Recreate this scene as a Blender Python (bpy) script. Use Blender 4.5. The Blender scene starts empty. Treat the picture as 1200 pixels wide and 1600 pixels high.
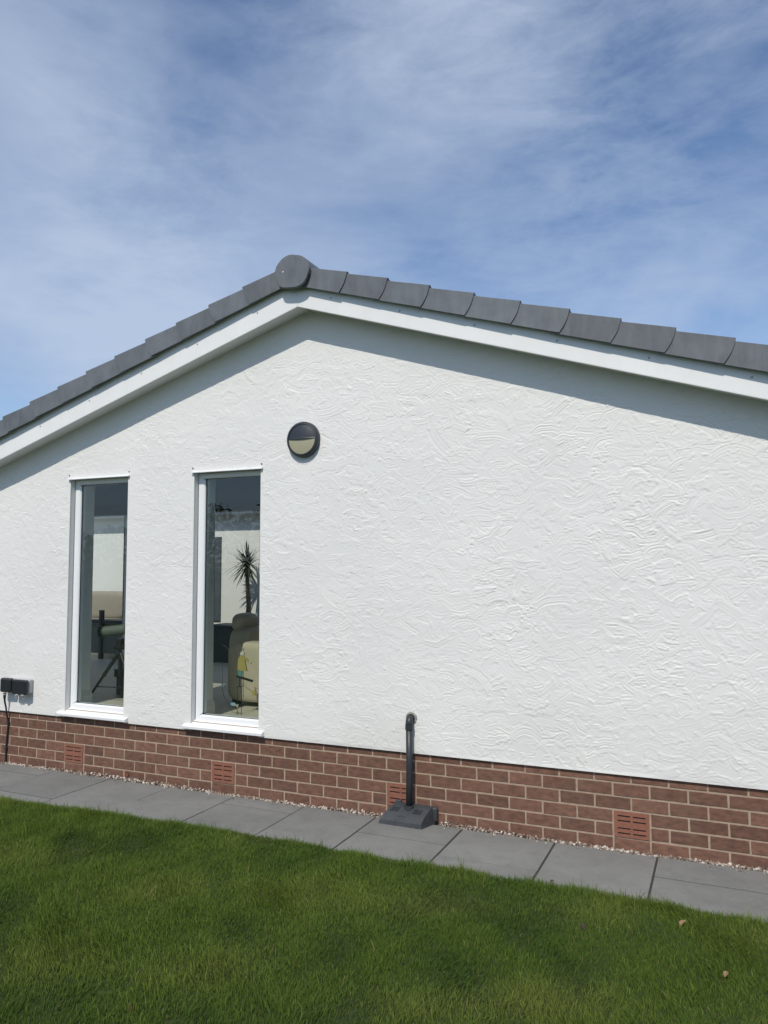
import bpy, math, random
import numpy as np
from mathutils import Vector, Matrix
random.seed(7); rng = np.random.default_rng(11)
sc = bpy.context.scene
C = sc.collection

# ------------------------------------------------------------------ camera
CAM = Vector((5.372, -5.166, 1.724)); YAW, PIT, ROL = -0.416315, 0.06896, -0.00229
fw = Vector((math.sin(YAW)*math.cos(PIT), math.cos(YAW)*math.cos(PIT), math.sin(PIT)))
rt0 = Vector((math.cos(YAW), -math.sin(YAW), 0)); up0 = rt0.cross(fw)
rt = math.cos(ROL)*rt0 + math.sin(ROL)*up0; up = -math.sin(ROL)*rt0 + math.cos(ROL)*up0
cd = bpy.data.cameras.new('camera'); cam = bpy.data.objects.new('camera', cd); C.objects.link(cam)
cd.sensor_fit = 'VERTICAL'; cd.sensor_height = 32; cd.lens = 1198.8/1600*32
cd.clip_start = 0.05; cd.clip_end = 2000
cam.matrix_world = Matrix.Translation(CAM) @ Matrix((rt, up, -fw)).transposed().to_4x4()
sc.camera = cam

# ------------------------------------------------------------------ light
SD = Vector((-0.08, 1.0, -1.15)).normalized()          # direction the sunlight travels
sun_el = math.asin(-SD.z); sun_az = math.atan2(-SD.x, -SD.y)   # azimuth of the sun, clockwise from +Y
sd = bpy.data.lights.new('sun', 'SUN'); sd.energy = 3.3; sd.angle = math.radians(0.53); sd.color = (1, .945, .85)
so = bpy.data.objects.new('sun', sd); C.objects.link(so)
so.rotation_euler = SD.to_track_quat('-Z', 'Y').to_euler(); so.location = (5, -12, 14)
sc.view_settings.view_transform = 'Standard'; sc.view_settings.look = 'None'
sc.view_settings.exposure = 0.0; sc.view_settings.gamma = 1; sc.view_settings.use_curve_mapping = False
w = bpy.data.worlds.new('World'); sc.world = w; w.use_nodes = True
nt = w.node_tree; nt.nodes.clear()
def N(nt, t, **kw):
    n = nt.nodes.new(t)
    for k, v in kw.items():
        if k in n.inputs: n.inputs[k].default_value = v
        else: setattr(n, k, v)
    return n
def L(nt, a, b): nt.links.new(a, b)
def ramp(nt, fac, stops):
    r = nt.nodes.new('ShaderNodeValToRGB'); L(nt, fac, r.inputs[0])
    e = r.color_ramp.elements
    while len(e) < len(stops): e.new(.5)
    for i, (p, c) in enumerate(stops):
        e[i].position = p; e[i].color = c if len(c) == 4 else (*c, 1)
    return r
def math_(nt, op, a, b=None, c=None, clamp=False):
    n = nt.nodes.new('ShaderNodeMath'); n.operation = op; n.use_clamp = clamp
    for i, x in enumerate((a, b, c)):
        if x is None: continue
        if isinstance(x, (int, float)): n.inputs[i].default_value = x
        else: L(nt, x, n.inputs[i])
    return n.outputs[0]
def mixc(nt, f, a, b, bt='MIX'):
    n = nt.nodes.new('ShaderNodeMix'); n.data_type = 'RGBA'; n.blend_type = bt
    for i, x in ((0, f), (6, a), (7, b)):
        if isinstance(x, (int, float)): n.inputs[i].default_value = x
        elif isinstance(x, tuple): n.inputs[i].default_value = x if len(x) == 4 else (*x, 1)
        else: L(nt, x, n.inputs[i])
    return n.outputs[2]
sky = N(nt, 'ShaderNodeTexSky', sky_type='NISHITA', sun_disc=False)
sky.sun_elevation = sun_el; sky.sun_rotation = sun_az; sky.air_density = 1.0; sky.dust_density = 0.6; sky.ozone_density = 2.2
tc = N(nt, 'ShaderNodeTexCoord')
sep = N(nt, 'ShaderNodeSeparateXYZ'); L(nt, tc.outputs['Generated'], sep.inputs[0])
def cloud(rot, sc_, scale, det, dist, loc=(0, 0, 0), rough=.55, src=None):
    m = N(nt, 'ShaderNodeMapping'); m.inputs['Rotation'].default_value = tuple(math.radians(a) for a in rot); m.inputs['Scale'].default_value = sc_; m.inputs['Location'].default_value = loc
    L(nt, src or tc.outputs['Generated'], m.inputs[0])
    n = N(nt, 'ShaderNodeTexNoise', Scale=scale, Detail=det, Roughness=rough, Distortion=dist); L(nt, m.outputs[0], n.inputs['Vector'])
    return n
# directions bent by noise so that every patch of cirrus has torn edges
wn = cloud((0, 0, 0), (1, 1, 1), 3.2, 5, .3, (1, 2, 3), .6)
off = N(nt, 'ShaderNodeVectorMath', operation='SUBTRACT'); L(nt, wn.outputs['Color'], off.inputs[0]); off.inputs[1].default_value = (.5, .5, .5)
osc = N(nt, 'ShaderNodeVectorMath', operation='SCALE'); L(nt, off.outputs[0], osc.inputs[0]); osc.inputs['Scale'].default_value = .26
bent = N(nt, 'ShaderNodeVectorMath', operation='ADD'); L(nt, tc.outputs['Generated'], bent.inputs[0]); L(nt, osc.outputs[0], bent.inputs[1])
nrm_ = N(nt, 'ShaderNodeVectorMath', operation='NORMALIZE'); L(nt, bent.outputs[0], nrm_.inputs[0])
VEIL = [((-0.590, 0.689, 0.420), 17, 0.34), ((-0.715, 0.632, 0.298), 15, 0.3), ((-0.421, 0.800, 0.428), 9, 0.12), ((-0.202, 0.816, 0.541), 10, 0.26), ((-0.139, 0.854, 0.501), 5, 0.1), ((-0.025, 0.944, 0.329), 10, 0.36), ((-0.622, 0.564, 0.544), 7, 0.34), ((-0.326, 0.775, 0.541), 5, 0.12), ((-0.300, 0.875, 0.380), 8, 0.12), ((0.045, 0.860, 0.508), 16, -0.20), ((0.037, 0.965, 0.261), 3.6, -0.4), ((-0.535, 0.664, 0.523), 10, -0.34), ((-0.328, 0.839, 0.434), 6, -0.14), ((-0.048, 0.902, 0.429), 9, -0.12), ((-0.764, 0.616, 0.191), 5, -0.3), ((-0.431, 0.684, 0.588), 9, -0.12)]   # (world direction, angular radius in degrees, more / less cirrus)
mass = cloud((0, 25, 20), (1, 1, 2.0), 2.3, 6, .5, (4, 1, 2), .58).outputs[0]
wisp = cloud((20, 38, 0), (1.0, 1.0, 3.0), 7.5, 9, .35, (1, 3, 5), .66).outputs[0]
patch = cloud((0, 0, 0), (1, 1, 1), 2.6, 2, .4, (7, 2, 0)).outputs[0]
dens = math_(nt, 'MULTIPLY_ADD', mass, 1.5, -.75+.33)
f1 = math_(nt, 'MULTIPLY', math_(nt, 'MULTIPLY_ADD', wisp, 1.7, -.82), math_(nt, 'MULTIPLY_ADD', patch, 2.6, -.75, clamp=True))
dens = math_(nt, 'ADD', dens, math_(nt, 'MULTIPLY', f1, .8))
for dv, rad, amp in VEIL:
    dt = N(nt, 'ShaderNodeVectorMath', operation='DOT_PRODUCT'); L(nt, nrm_.outputs[0], dt.inputs[0]); dt.inputs[1].default_value = dv
    cr = math.cos(math.radians(rad*1.35)); q = math_(nt, 'MULTIPLY_ADD', dt.outputs['Value'], 1/(1-cr), -cr/(1-cr), clamp=True)
    dens = math_(nt, 'MULTIPLY_ADD', math_(nt, 'MULTIPLY', q, q), amp, dens)
densr = ramp(nt, dens, [(0.0, (.0,)*3), (.5, (.40,)*3), (1.0, (.82,)*3)])
blue = mixc(nt, 1.0, sky.outputs[0], (.98, 1.08, 1.20), 'MULTIPLY')
col = mixc(nt, densr.outputs[0], blue, (4.7, 5.55, 7.05))
bg = N(nt, 'ShaderNodeBackground', Strength=.11); L(nt, col, bg.inputs[0])
wo = N(nt, 'ShaderNodeOutputWorld'); L(nt, bg.outputs[0], wo.inputs[0])

# ------------------------------------------------------------------ helpers
wl = {}
def wloc(o): return wl.get(o.name, Vector((0, 0, 0))) if o else Vector((0, 0, 0))
def tag(o, label=None, cat=None, group=None, kind=None):
    if label: o['label'] = label
    if cat: o['category'] = cat
    if group: o['group'] = group
    if kind: o['kind'] = kind
    return o
def thing(name, loc, label, cat, group=None):
    o = bpy.data.objects.new(name, None); o.empty_display_size = .1; C.objects.link(o); o.location = loc; wl[o.name] = Vector(loc)
    return tag(o, label, cat, group)
def link(name, me, parent=None, loc=(0, 0, 0), world=True):
    o = bpy.data.objects.new(name, me); C.objects.link(o)
    p = wloc(parent)
    o.location = Vector(loc) - (p if world else Vector((0, 0, 0)))
    if parent: o.parent = parent
    wl[o.name] = Vector(loc)
    return o
def mesh(name, vs, fs, m, smooth=False):
    me = bpy.data.meshes.new(name); me.from_pydata([tuple(v) for v in vs], [], fs); me.validate(); me.update()
    if m: me.materials.append(m)
    if smooth: me.polygons.foreach_set('use_smooth', [True]*len(me.polygons))
    return me
def obj(name, vf, m, parent=None, loc=(0, 0, 0), smooth=False):
    vs, fs = vf; me = mesh(name, [Vector(v)-Vector(loc) for v in vs], fs, m, smooth)
    return link(name, me, parent, loc)
def npmesh(name, V, F, m, smooth=False):
    """V (n,3) float, F (k,q) int"""
    me = bpy.data.meshes.new(name); V = np.ascontiguousarray(V, np.float32); F = np.ascontiguousarray(F, np.int32)
    k, q = F.shape
    me.vertices.add(len(V)); me.vertices.foreach_set('co', V.ravel())
    me.loops.add(k*q); me.loops.foreach_set('vertex_index', F.ravel())
    me.polygons.add(k); me.polygons.foreach_set('loop_start', np.arange(0, k*q, q, dtype=np.int32))
    if smooth: me.polygons.foreach_set('use_smooth', np.ones(k, bool))
    me.update(calc_edges=True); me.materials.append(m)
    return me
def cat(*vfs):
    V = []; F = []
    for v, f in vfs:
        o = len(V); V += [Vector(x) for x in v]; F += [tuple(i+o for i in g) for g in f]
    return V, F
def box(x0, x1, y0, y1, z0, z1, b=0.0):
    """box with chamfered edges"""
    if b <= 0:
        v = [(x, y, z) for z in (z0, z1) for y in (y0, y1) for x in (x0, x1)]
        return v, [(0, 2, 3, 1), (4, 5, 7, 6), (0, 1, 5, 4), (2, 6, 7, 3), (0, 4, 6, 2), (1, 3, 7, 5)]
    c = Vector(((x0+x1)/2, (y0+y1)/2, (z0+z1)/2)); h = ((x1-x0)/2, (y1-y0)/2, (z1-z0)/2)
    V = []; idx = {}
    for sx in (-1, 1):
        for sy in (-1, 1):
            for sz in (-1, 1):
                for a in range(3):
                    d = [sx*(h[0]-b), sy*(h[1]-b), sz*(h[2]-b)]; d[a] = (sx, sy, sz)[a]*h[a]
                    idx[(sx, sy, sz, a)] = len(V); V.append(c+Vector(d))
    F = []
    S = (-1, 1)
    for a in range(3):
        o = [i for i in range(3) if i != a]
        for s in S:
            q = []
            for (p, r) in ((-1, -1), (1, -1), (1, 1), (-1, 1)):
                k = [0, 0, 0]; k[a] = s; k[o[0]] = p; k[o[1]] = r; q.append(idx[(*k, a)])
            F.append(tuple(q))
    for a in range(3):                       # edges parallel to a
        o = [i for i in range(3) if i != a]
        for p in S:
            for r in S:
                k0 = [0, 0, 0]; k0[o[0]] = p; k0[o[1]] = r; k1 = list(k0); k0[a] = -1; k1[a] = 1
                F.append((idx[(*k0, o[0])], idx[(*k1, o[0])], idx[(*k1, o[1])], idx[(*k0, o[1])]))
    for sx in S:
        for sy in S:
            for sz in S: F.append(tuple(idx[(sx, sy, sz, a)] for a in range(3)))
    me = bpy.data.meshes.new('t'); me.from_pydata([tuple(v) for v in V], [], F)
    import bmesh
    bm = bmesh.new(); bm.from_mesh(me); bmesh.ops.recalc_face_normals(bm, faces=bm.faces)
    V = [v.co.copy() for v in bm.verts]; F = [tuple(v.index for v in f.verts) for f in bm.faces]; bm.free(); bpy.data.meshes.remove(me)
    return V, F
def tube(pts, r, n=12, caps=True):
    pts = [Vector(p) for p in pts]; rs = r if isinstance(r, (list, tuple)) else [r]*len(pts)
    V = []; F = []; prev = None
    for i, p in enumerate(pts):
        t = (pts[min(i+1, len(pts)-1)] - pts[max(i-1, 0)]).normalized()
        if prev is None: a = t.orthogonal().normalized()
        else: a = (prev - t*prev.dot(t)).normalized()
        prev = a; b = t.cross(a)
        for k in range(n):
            an = 2*math.pi*k/n; V.append(p + rs[i]*(math.cos(an)*a + math.sin(an)*b))
    for i in range(len(pts)-1):
        for k in range(n):
            F.append((i*n+k, i*n+(k+1) % n, (i+1)*n+(k+1) % n, (i+1)*n+k))
    if caps: F.append(tuple(range(n))[::-1]); F.append(tuple((len(pts)-1)*n+k for k in range(n)))
    return V, F
def prism(poly, axis, a0, a1):
    """extrude a 2-D polygon [(p,q)] along axis; for axis y the polygon is (x,z)"""
    n = len(poly)
    def P(p, q, a): return {'x': (a, p, q), 'y': (p, a, q), 'z': (p, q, a)}[axis]
    V = [P(p, q, a0) for p, q in poly] + [P(p, q, a1) for p, q in poly]
    F = [tuple(range(n)), tuple(range(2*n-1, n-1, -1))] + [(i, i+n, (i+1) % n+n, (i+1) % n) for i in range(n)]
    return V, F
def rev(prof, c, axis='z', n=32):
    """lathe: prof [(r, h)] about axis through c"""
    V = []; F = []; c = Vector(c)
    for r, h in prof:
        for k in range(n):
            a = 2*math.pi*k/n
            V.append(c + {'z': Vector((r*math.cos(a), r*math.sin(a), h)), 'y': Vector((r*math.cos(a), h, r*math.sin(a)))}[axis])
    for i in range(len(prof)-1):
        for k in range(n): F.append((i*n+k, i*n+(k+1) % n, (i+1)*n+(k+1) % n, (i+1)*n+k))
    F.append(tuple(range(n))[::-1]); F.append(tuple((len(prof)-1)*n+k for k in range(n)))
    return V, F
def pierced(W, H, holes, depth, P):
    """front panel W x H with rectangular holes (u0,u1,v0,v1) that go back by depth; P maps (u,v,d) to a point"""
    us = sorted({0, W, *[h[0] for h in holes], *[h[1] for h in holes]}); vs = sorted({0, H, *[h[2] for h in holes], *[h[3] for h in holes]})
    V = []; F = []
    def inside(u, v): return any(h[0] < u < h[1] and h[2] < v < h[3] for h in holes)
    def quad(*p):
        o = len(V); V.extend(Vector(P(*x)) for x in p); F.append((o, o+1, o+2, o+3))
    for i in range(len(us)-1):
        for j in range(len(vs)-1):
            u0, u1, v0, v1 = us[i], us[i+1], vs[j], vs[j+1]
            if not inside((u0+u1)/2, (v0+v1)/2): quad((u0, v0, 0), (u1, v0, 0), (u1, v1, 0), (u0, v1, 0))
    for (u0, u1, v0, v1) in holes:
        quad((u0, v0, 0), (u1, v0, 0), (u1, v0, depth), (u0, v0, depth)); quad((u0, v1, 0), (u1, v1, 0), (u1, v1, depth), (u0, v1, depth))
        quad((u0, v0, 0), (u0, v1, 0), (u0, v1, depth), (u0, v0, depth)); quad((u1, v0, 0), (u1, v1, 0), (u1, v1, depth), (u1, v0, depth))
    for a, b in (((0, 0), (W, 0)), ((W, 0), (W, H)), ((W, H), (0, H)), ((0, H), (0, 0))):
        quad((*a, 0), (*b, 0), (*b, depth), (*a, depth))
    return V, F

# ------------------------------------------------------------------ materials
def material(name, base, rough=.6, var=.12, vscale=6, bump=0, bscale=60, dist=.002, tint=None, spec=.5, metal=0, obj_rand=0, stretch=(1, 1, 1), det=6, extra=None):
    m = bpy.data.materials.new(name); m.use_nodes = True; t = m.node_tree; t.nodes.clear()
    out = N(t, 'ShaderNodeOutputMaterial'); p = N(t, 'ShaderNodeBsdfPrincipled'); L(t, p.outputs[0], out.inputs[0])
    p.inputs['Roughness'].default_value = rough; p.inputs['Metallic'].default_value = metal; p.inputs['Specular IOR Level'].default_value = spec
    g = N(t, 'ShaderNodeNewGeometry'); mp = N(t, 'ShaderNodeMapping'); mp.inputs['Scale'].default_value = stretch; L(t, g.outputs['Position'], mp.inputs[0])
    n1 = N(t, 'ShaderNodeTexNoise', Scale=vscale, Detail=det, Roughness=.6); L(t, mp.outputs[0], n1.inputs['Vector'])
    lo = tuple(c*(1-var) for c in base); hi = tuple(min(1, c*(1+var)) for c in (tint or base))
    r = ramp(t, n1.outputs[0], [(.32, lo), (.68, hi)]); c = r.outputs[0]
    if obj_rand:
        oi = N(t, 'ShaderNodeObjectInfo'); v = math_(t, 'MULTIPLY_ADD', oi.outputs['Random'], obj_rand*2, 1-obj_rand)
        cc = N(t, 'ShaderNodeCombineXYZ')
        for i in range(3): L(t, v, cc.inputs[i])
        c = mixc(t, 1.0, c, cc.outputs[0], 'MULTIPLY')
    if extra: c = extra(t, g, c, p)
    L(t, c, p.inputs['Base Color'])
    if bump:
        n2 = N(t, 'ShaderNodeTexNoise', Scale=bscale, Detail=5, Roughness=.65); L(t, mp.outputs[0], n2.inputs['Vector'])
        b = N(t, 'ShaderNodeBump', Strength=bump, Distance=dist); L(t, n2.outputs[0], b.inputs['Height']); L(t, b.outputs[0], p.inputs['Normal'])
    return m
def render_extra(t, g, c, p):
    # faint splash grime low on the wall, thin vertical run marks
    s = N(t, 'ShaderNodeSeparateXYZ'); L(t, g.outputs['Position'], s.inputs[0])
    n = N(t, 'ShaderNodeTexNoise', Scale=1.1, Detail=5, Roughness=.6); L(t, g.outputs['Position'], n.inputs['Vector'])
    lowz = math_(t, 'MULTIPLY_ADD', s.outputs[2], -1.6, 1.5, clamp=True)
    d = math_(t, 'MULTIPLY', lowz, math_(t, 'MULTIPLY_ADD', n.outputs[0], 1.6, -.45, clamp=True), clamp=True)
    c = mixc(t, math_(t, 'MULTIPLY', d, .48), c, (.47, .45, .40))
    n3 = N(t, 'ShaderNodeTexNoise', Scale=38, Detail=3); L(t, g.outputs['Position'], n3.inputs['Vector'])
    sp = ramp(t, n3.outputs[0], [(.70, (0, 0, 0)), (.78, (1, 1, 1))])
    return mixc(t, math_(t, 'MULTIPLY', sp.outputs[0], .12), c, (.5, .47, .42))
M = {}
M['render'] = material('white_render', (.745, .735, .705), .75, .035, .9, .35, 150, .0012, extra=render_extra)
M['upvc'] = material('white_upvc', (.80, .81, .81), .32, .02, 2, .04, 30, .001)
def barge_extra(t, g, c, p):
    n = N(t, 'ShaderNodeTexNoise', Scale=7, Detail=7, Roughness=.7); m = N(t, 'ShaderNodeMapping'); m.inputs['Scale'].default_value = (1.6, 1, .35)
    L(t, g.outputs['Position'], m.inputs[0]); L(t, m.outputs[0], n.inputs['Vector'])
    r = ramp(t, n.outputs[0], [(.5, (0, 0, 0)), (.8, (1, 1, 1))])
    return mixc(t, math_(t, 'MULTIPLY', r.outputs[0], .12), c, (.45, .44, .42))
M['barge'] = material('white_bargeboard_upvc', (.80, .795, .775), .4, .03, 2, .05, 20, .001, extra=barge_extra)
def tile_extra(t, g, c, p):
    n = N(t, 'ShaderNodeTexNoise', Scale=9, Detail=6, Roughness=.7); m = N(t, 'ShaderNodeMapping'); m.inputs['Scale'].default_value = (2.2, 1, .4)
    L(t, g.outputs['Position'], m.inputs[0]); L(t, m.outputs[0], n.inputs['Vector'])
    r = ramp(t, n.outputs[0], [(.42, (0, 0, 0)), (.8, (1, 1, 1))])
    return mixc(t, math_(t, 'MULTIPLY', r.outputs[0], .5), c, (.20, .213, .222))
M['tile'] = material('slate_grey_concrete_tile', (.120, .131, .145), .66, .16, 7, .45, 120, .0014, obj_rand=.13, extra=tile_extra)
def brick_extra(t, g, c, p):
    n = N(t, 'ShaderNodeTexNoise', Scale=26, Detail=8, Roughness=.75); L(t, g.outputs['Position'], n.inputs['Vector'])
    r = ramp(t, n.outputs[0], [(.60, (0, 0, 0)), (.72, (1, 1, 1))])
    c = mixc(t, math_(t, 'MULTIPLY', r.outputs[0], .16), c, (.40, .30, .23))
    n = N(t, 'ShaderNodeTexNoise', Scale=2.6, Detail=5, Roughness=.6); L(t, g.outputs['Position'], n.inputs['Vector'])
    r = ramp(t, n.outputs[0], [(.5, (0, 0, 0)), (.75, (1, 1, 1))])
    return mixc(t, math_(t, 'MULTIPLY', r.outputs[0], .18), c, (.26, .18, .13))
M['brick'] = material('red_brown_brick', (.128, .064, .043), .85, .22, 18, .6, 130, .0016, tint=(.165, .080, .052), obj_rand=.20, extra=brick_extra, stretch=(1, 1, 2.2))
M['mortar'] = material('sandy_mortar', (.37, .28, .205), .95, .16, 22, .8, 240, .003)
M['cement'] = material('grey_cement', (.30, .285, .26), .95, .25, 40, .8, 200, .003)
M['air'] = material('terracotta_air_brick', (.235, .095, .060), .8, .12, 30, .3, 150, .001)
M['dark'] = material('slot_shade_black', (.012, .012, .012), .9, .1, 10)  # near-black that paints the shade inside the air brick slots
def slab_extra(t, g, c, p):
    n = N(t, 'ShaderNodeTexNoise', Scale=3.0, Detail=7, Roughness=.62, Distortion=.6); L(t, g.outputs['Position'], n.inputs['Vector'])
    r = ramp(t, n.outputs[0], [(.38, (0, 0, 0)), (.72, (1, 1, 1))])
    c = mixc(t, math_(t, 'MULTIPLY', r.outputs[0], .55), c, (.235, .235, .222))
    n = N(t, 'ShaderNodeTexNoise', Scale=11, Detail=8, Roughness=.7); L(t, g.outputs['Position'], n.inputs['Vector'])
    r = ramp(t, n.outputs[0], [(.52, (0, 0, 0)), (.66, (1, 1, 1))])
    c = mixc(t, math_(t, 'MULTIPLY', r.outputs[0], .30), c, (.105, .105, .098))
    n = N(t, 'ShaderNodeTexNoise', Scale=34, Detail=6, Roughness=.75); L(t, g.outputs['Position'], n.inputs['Vector'])
    r = ramp(t, n.outputs[0], [(.56, (0, 0, 0)), (.66, (1, 1, 1))])
    c = mixc(t, math_(t, 'MULTIPLY', r.outputs[0], .28), c, (.30, .30, .28))
    n = N(t, 'ShaderNodeTexNoise', Scale=420, Detail=2); L(t, g.outputs['Position'], n.inputs['Vector'])
    r = ramp(t, n.outputs[0], [(.35, (0, 0, 0)), (.65, (1, 1, 1))])
    return mixc(t, math_(t, 'MULTIPLY', r.outputs[0], .16), c, (.27, .27, .265))
M['slab'] = material('grey_paving', (.158, .158, .146), .75, .10, 1.7, .3, 260, .0012, obj_rand=.10, extra=slab_extra)
M['soil'] = material('dark_soil', (.042, .038, .032), .95, .3, 40, .8, 120, .006)
M['turf'] = material('lawn_ground', (.030, .050, .010), .95, .35, 9, .9, 140, .02, tint=(.045, .072, .014))
M['lampbody'] = material('anthracite_lamp_body', (.030, .035, .043), .42, .08, 8, .08, 120, .0006)
M['diffuser'] = material('cream_diffuser', (.37, .35, .235), .42, .05, 5, 0)
M['black'] = material('black_plastic', (.018, .020, .023), .38, .15, 12, .08, 90, .0006)
M['pipe'] = material('weathered_black_pipe', (.026, .030, .034), .45, .25, 9, .08, 60, .0006, stretch=(1, 1, .25))
M['cover'] = material('charcoal_plastic_cover', (.036, .041, .045), .62, .28, 14, .25, 160, .001)
M['boxgrey'] = material('pale_grey_plastic', (.42, .43, .43), .5, .05, 10)
M['interior'] = material('interior_wall_paint', (.66, .66, .60), .85, .03, 3)
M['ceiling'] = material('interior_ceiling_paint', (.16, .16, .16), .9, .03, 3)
M['beam'] = material('dark_beam', (.035, .038, .042), .6, .1, 6)
M['skirting'] = material('skirting_paint', (.62, .61, .57), .5, .03, 3)
M['floor'] = material('pale_floor_planks', (.55, .50, .41), .5, .12, 4, .1, 60, .001, stretch=(1, 8, 1))
M['leather'] = material('beige_leather', (.56, .48, .35), .5, .06, 9, .25, 130, .0012)
M['cushion'] = material('beige_cushion', (.33, .285, .235), .9, .05, 60, .2, 300, .001)
M['wicker'] = material('grey_wicker', (.16, .15, .14), .8, .3, 70, .6, 90, .004, stretch=(1, 1, 3))
M['frame_dark'] = material('dark_grey_metal', (.035, .042, .05), .5, .1, 12)
M['scope'] = material('sage_scope_body', (.14, .16, .13), .45, .06, 10)
M['tripod'] = material('black_tripod', (.02, .022, .024), .4, .1, 12)
M['binblue'] = material('blue_grey_fabric_box', (.10, .12, .14), .85, .08, 30)
M['trunk'] = material('palm_trunk', (.16, .135, .10), .9, .3, 40, .8, 60, .008, stretch=(1, 1, 4))
M['palmleaf'] = material('palm_leaf', (.045, .06, .03), .45, .25, 8)
M['planter'] = material('slate_blue_planter', (.05, .06, .075), .6, .1, 10)
M['yellow'] = material('yellow_paint', (.42, .33, .10), .6, .06, 20)
M['teal'] = material('teal_paint', (.10, .26, .25), .6, .06, 20)
M['pink'] = material('pink_paint', (.55, .25, .24), .6, .06, 20)
M['skyblue'] = material('pale_blue_paint', (.28, .42, .50), .6, .06, 20)
M['cream'] = material('cream_paint', (.62, .55, .42), .6, .06, 20)
M['wire'] = material('black_wire', (.015, .015, .015), .5, .05, 20)
M['leafdry'] = material('dry_leaf', (.24, .15, .08), .8, .25, 60, .4, 120, .002)
M['leafdark'] = material('dark_leaf', (.05, .038, .025), .9, .3, 60)
M['leafred'] = material('red_brown_leaf', (.24, .055, .035), .7, .2, 40)
M['hedge'] = material('hedge_leaf', (.045, .075, .025), .6, .4, 3)
M['blind'] = material('slate_blind', (.07, .085, .10), .7, .06, 20)
# window glass: thin pane, lets the sun through, mirrors a little
gm = bpy.data.materials.new('window_glass'); gm.use_nodes = True; t = gm.node_tree; t.nodes.clear()
o_ = N(t, 'ShaderNodeOutputMaterial'); mx = N(t, 'ShaderNodeMixShader'); tr = N(t, 'ShaderNodeBsdfTransparent'); gl = N(t, 'ShaderNodeBsdfGlossy', Roughness=.0)
tr.inputs[0].default_value = (.78, .84, .81, 1); gl.inputs[0].default_value = (.9, .95, 1, 1)
lw = N(t, 'ShaderNodeLayerWeight', Blend=.5)   # Schlick term that is the same from both sides of the pane
frv = math_(t, 'MULTIPLY_ADD', math_(t, 'POWER', lw.outputs['Facing'], 5.0), .90, .075, clamp=True)
ng = N(t, 'ShaderNodeTexNoise', Scale=1.4, Detail=2); gg = N(t, 'ShaderNodeNewGeometry'); L(t, gg.outputs['Position'], ng.inputs['Vector'])
bb = N(t, 'ShaderNodeBump', Strength=.05, Distance=.01); L(t, ng.outputs[0], bb.inputs['Height']); L(t, bb.outputs[0], gl.inputs['Normal'])
L(t, frv, mx.inputs[0]); L(t, tr.outputs[0], mx.inputs[1]); L(t, gl.outputs[0], mx.inputs[2]); L(t, mx.outputs[0], o_.inputs[0])
M['glass'] = gm
# vertex-coloured materials (grass blades, gravel)
def vcol(name, rough, trans=0, spec=.4):
    m = bpy.data.materials.new(name); m.use_nodes = True; t = m.node_tree; t.nodes.clear()
    out = N(t, 'ShaderNodeOutputMaterial'); p = N(t, 'ShaderNodeBsdfPrincipled'); a = N(t, 'ShaderNodeAttribute', attribute_name='tone')
    p.inputs['Roughness'].default_value = rough; p.inputs['Specular IOR Level'].default_value = spec; L(t, a.outputs['Color'], p.inputs['Base Color'])
    if trans:
        tl = N(t, 'ShaderNodeBsdfTranslucent'); L(t, a.outputs['Color'], tl.inputs[0]); mx = N(t, 'ShaderNodeMixShader'); mx.inputs[0].default_value = trans
        L(t, p.outputs[0], mx.inputs[1]); L(t, tl.outputs[0], mx.inputs[2]); L(t, mx.outputs[0], out.inputs[0])
    else: L(t, p.outputs[0], out.inputs[0])
    return m
M['blade'] = vcol('grass_blade', .72, .34, .12); M['stone'] = vcol('gravel_stone', .8)

# ================================================================== SETTING
AX, AZ, SL = 2.461, 3.689, .3164          # apex of the bargeboard's lower edge
ZF = .465                                  # floor level indoors and on the patio behind
HX0, HX1 = -2.6, 7.52                      # side walls of the gabled block
YR = 1.6                                   # rear wall
def zbar(x): return AZ - SL*abs(x-AX)
ZS = -.07                                  # top of paving
me = npmesh('ground', np.array([(-400, -400, -.16), (400, -400, -.16), (400, 400, -.16), (-400, 400, -.16)]), np.array([(0, 1, 2, 3)]), M['turf'])
tag(link('ground', me), kind='structure')
EX = np.array([-4, .187, 1.389, 2.454, 3.381, 4.183, 4.899, 5.521, 9]); EY = np.array([-.90, -.82, -.745, -.715, -.735, -.725, -.725, -.76, -.85]) - .035
def edge_y(x): return np.interp(x, EX, EY)
# lawn surface: gently uneven sheet that overgrows the front edge of the slabs
def LZ(x, y):
    e = edge_y(x)-y; return -.074 + .014*np.clip(e/.05, 0, 1) + lump(x, y)*np.clip((e-.32)/.4, 0, 1)
gx = np.linspace(-9, 14, 160); gy = np.linspace(0, 1, 90)
X, T = np.meshgrid(gx, gy); E0 = edge_y(X); Y = E0 - (T**1.4)*14
def lump(x, y): return .010*np.sin(2.1*x+.7*y)+.008*np.sin(1.3*y-1.7*x+2)+.006*np.sin(4.3*x+3.1*y)
Zl = LZ(X, Y)
V = np.stack([X, Y, Zl], -1).reshape(-1, 3); i = np.arange(89*160).reshape(89, 160)[:, :-1].ravel(); F = np.stack([i, i+160, i+161, i+1], -1)
tag(link('lawn', npmesh('lawn', V, F, M['turf'], True)), kind='structure')

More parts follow.
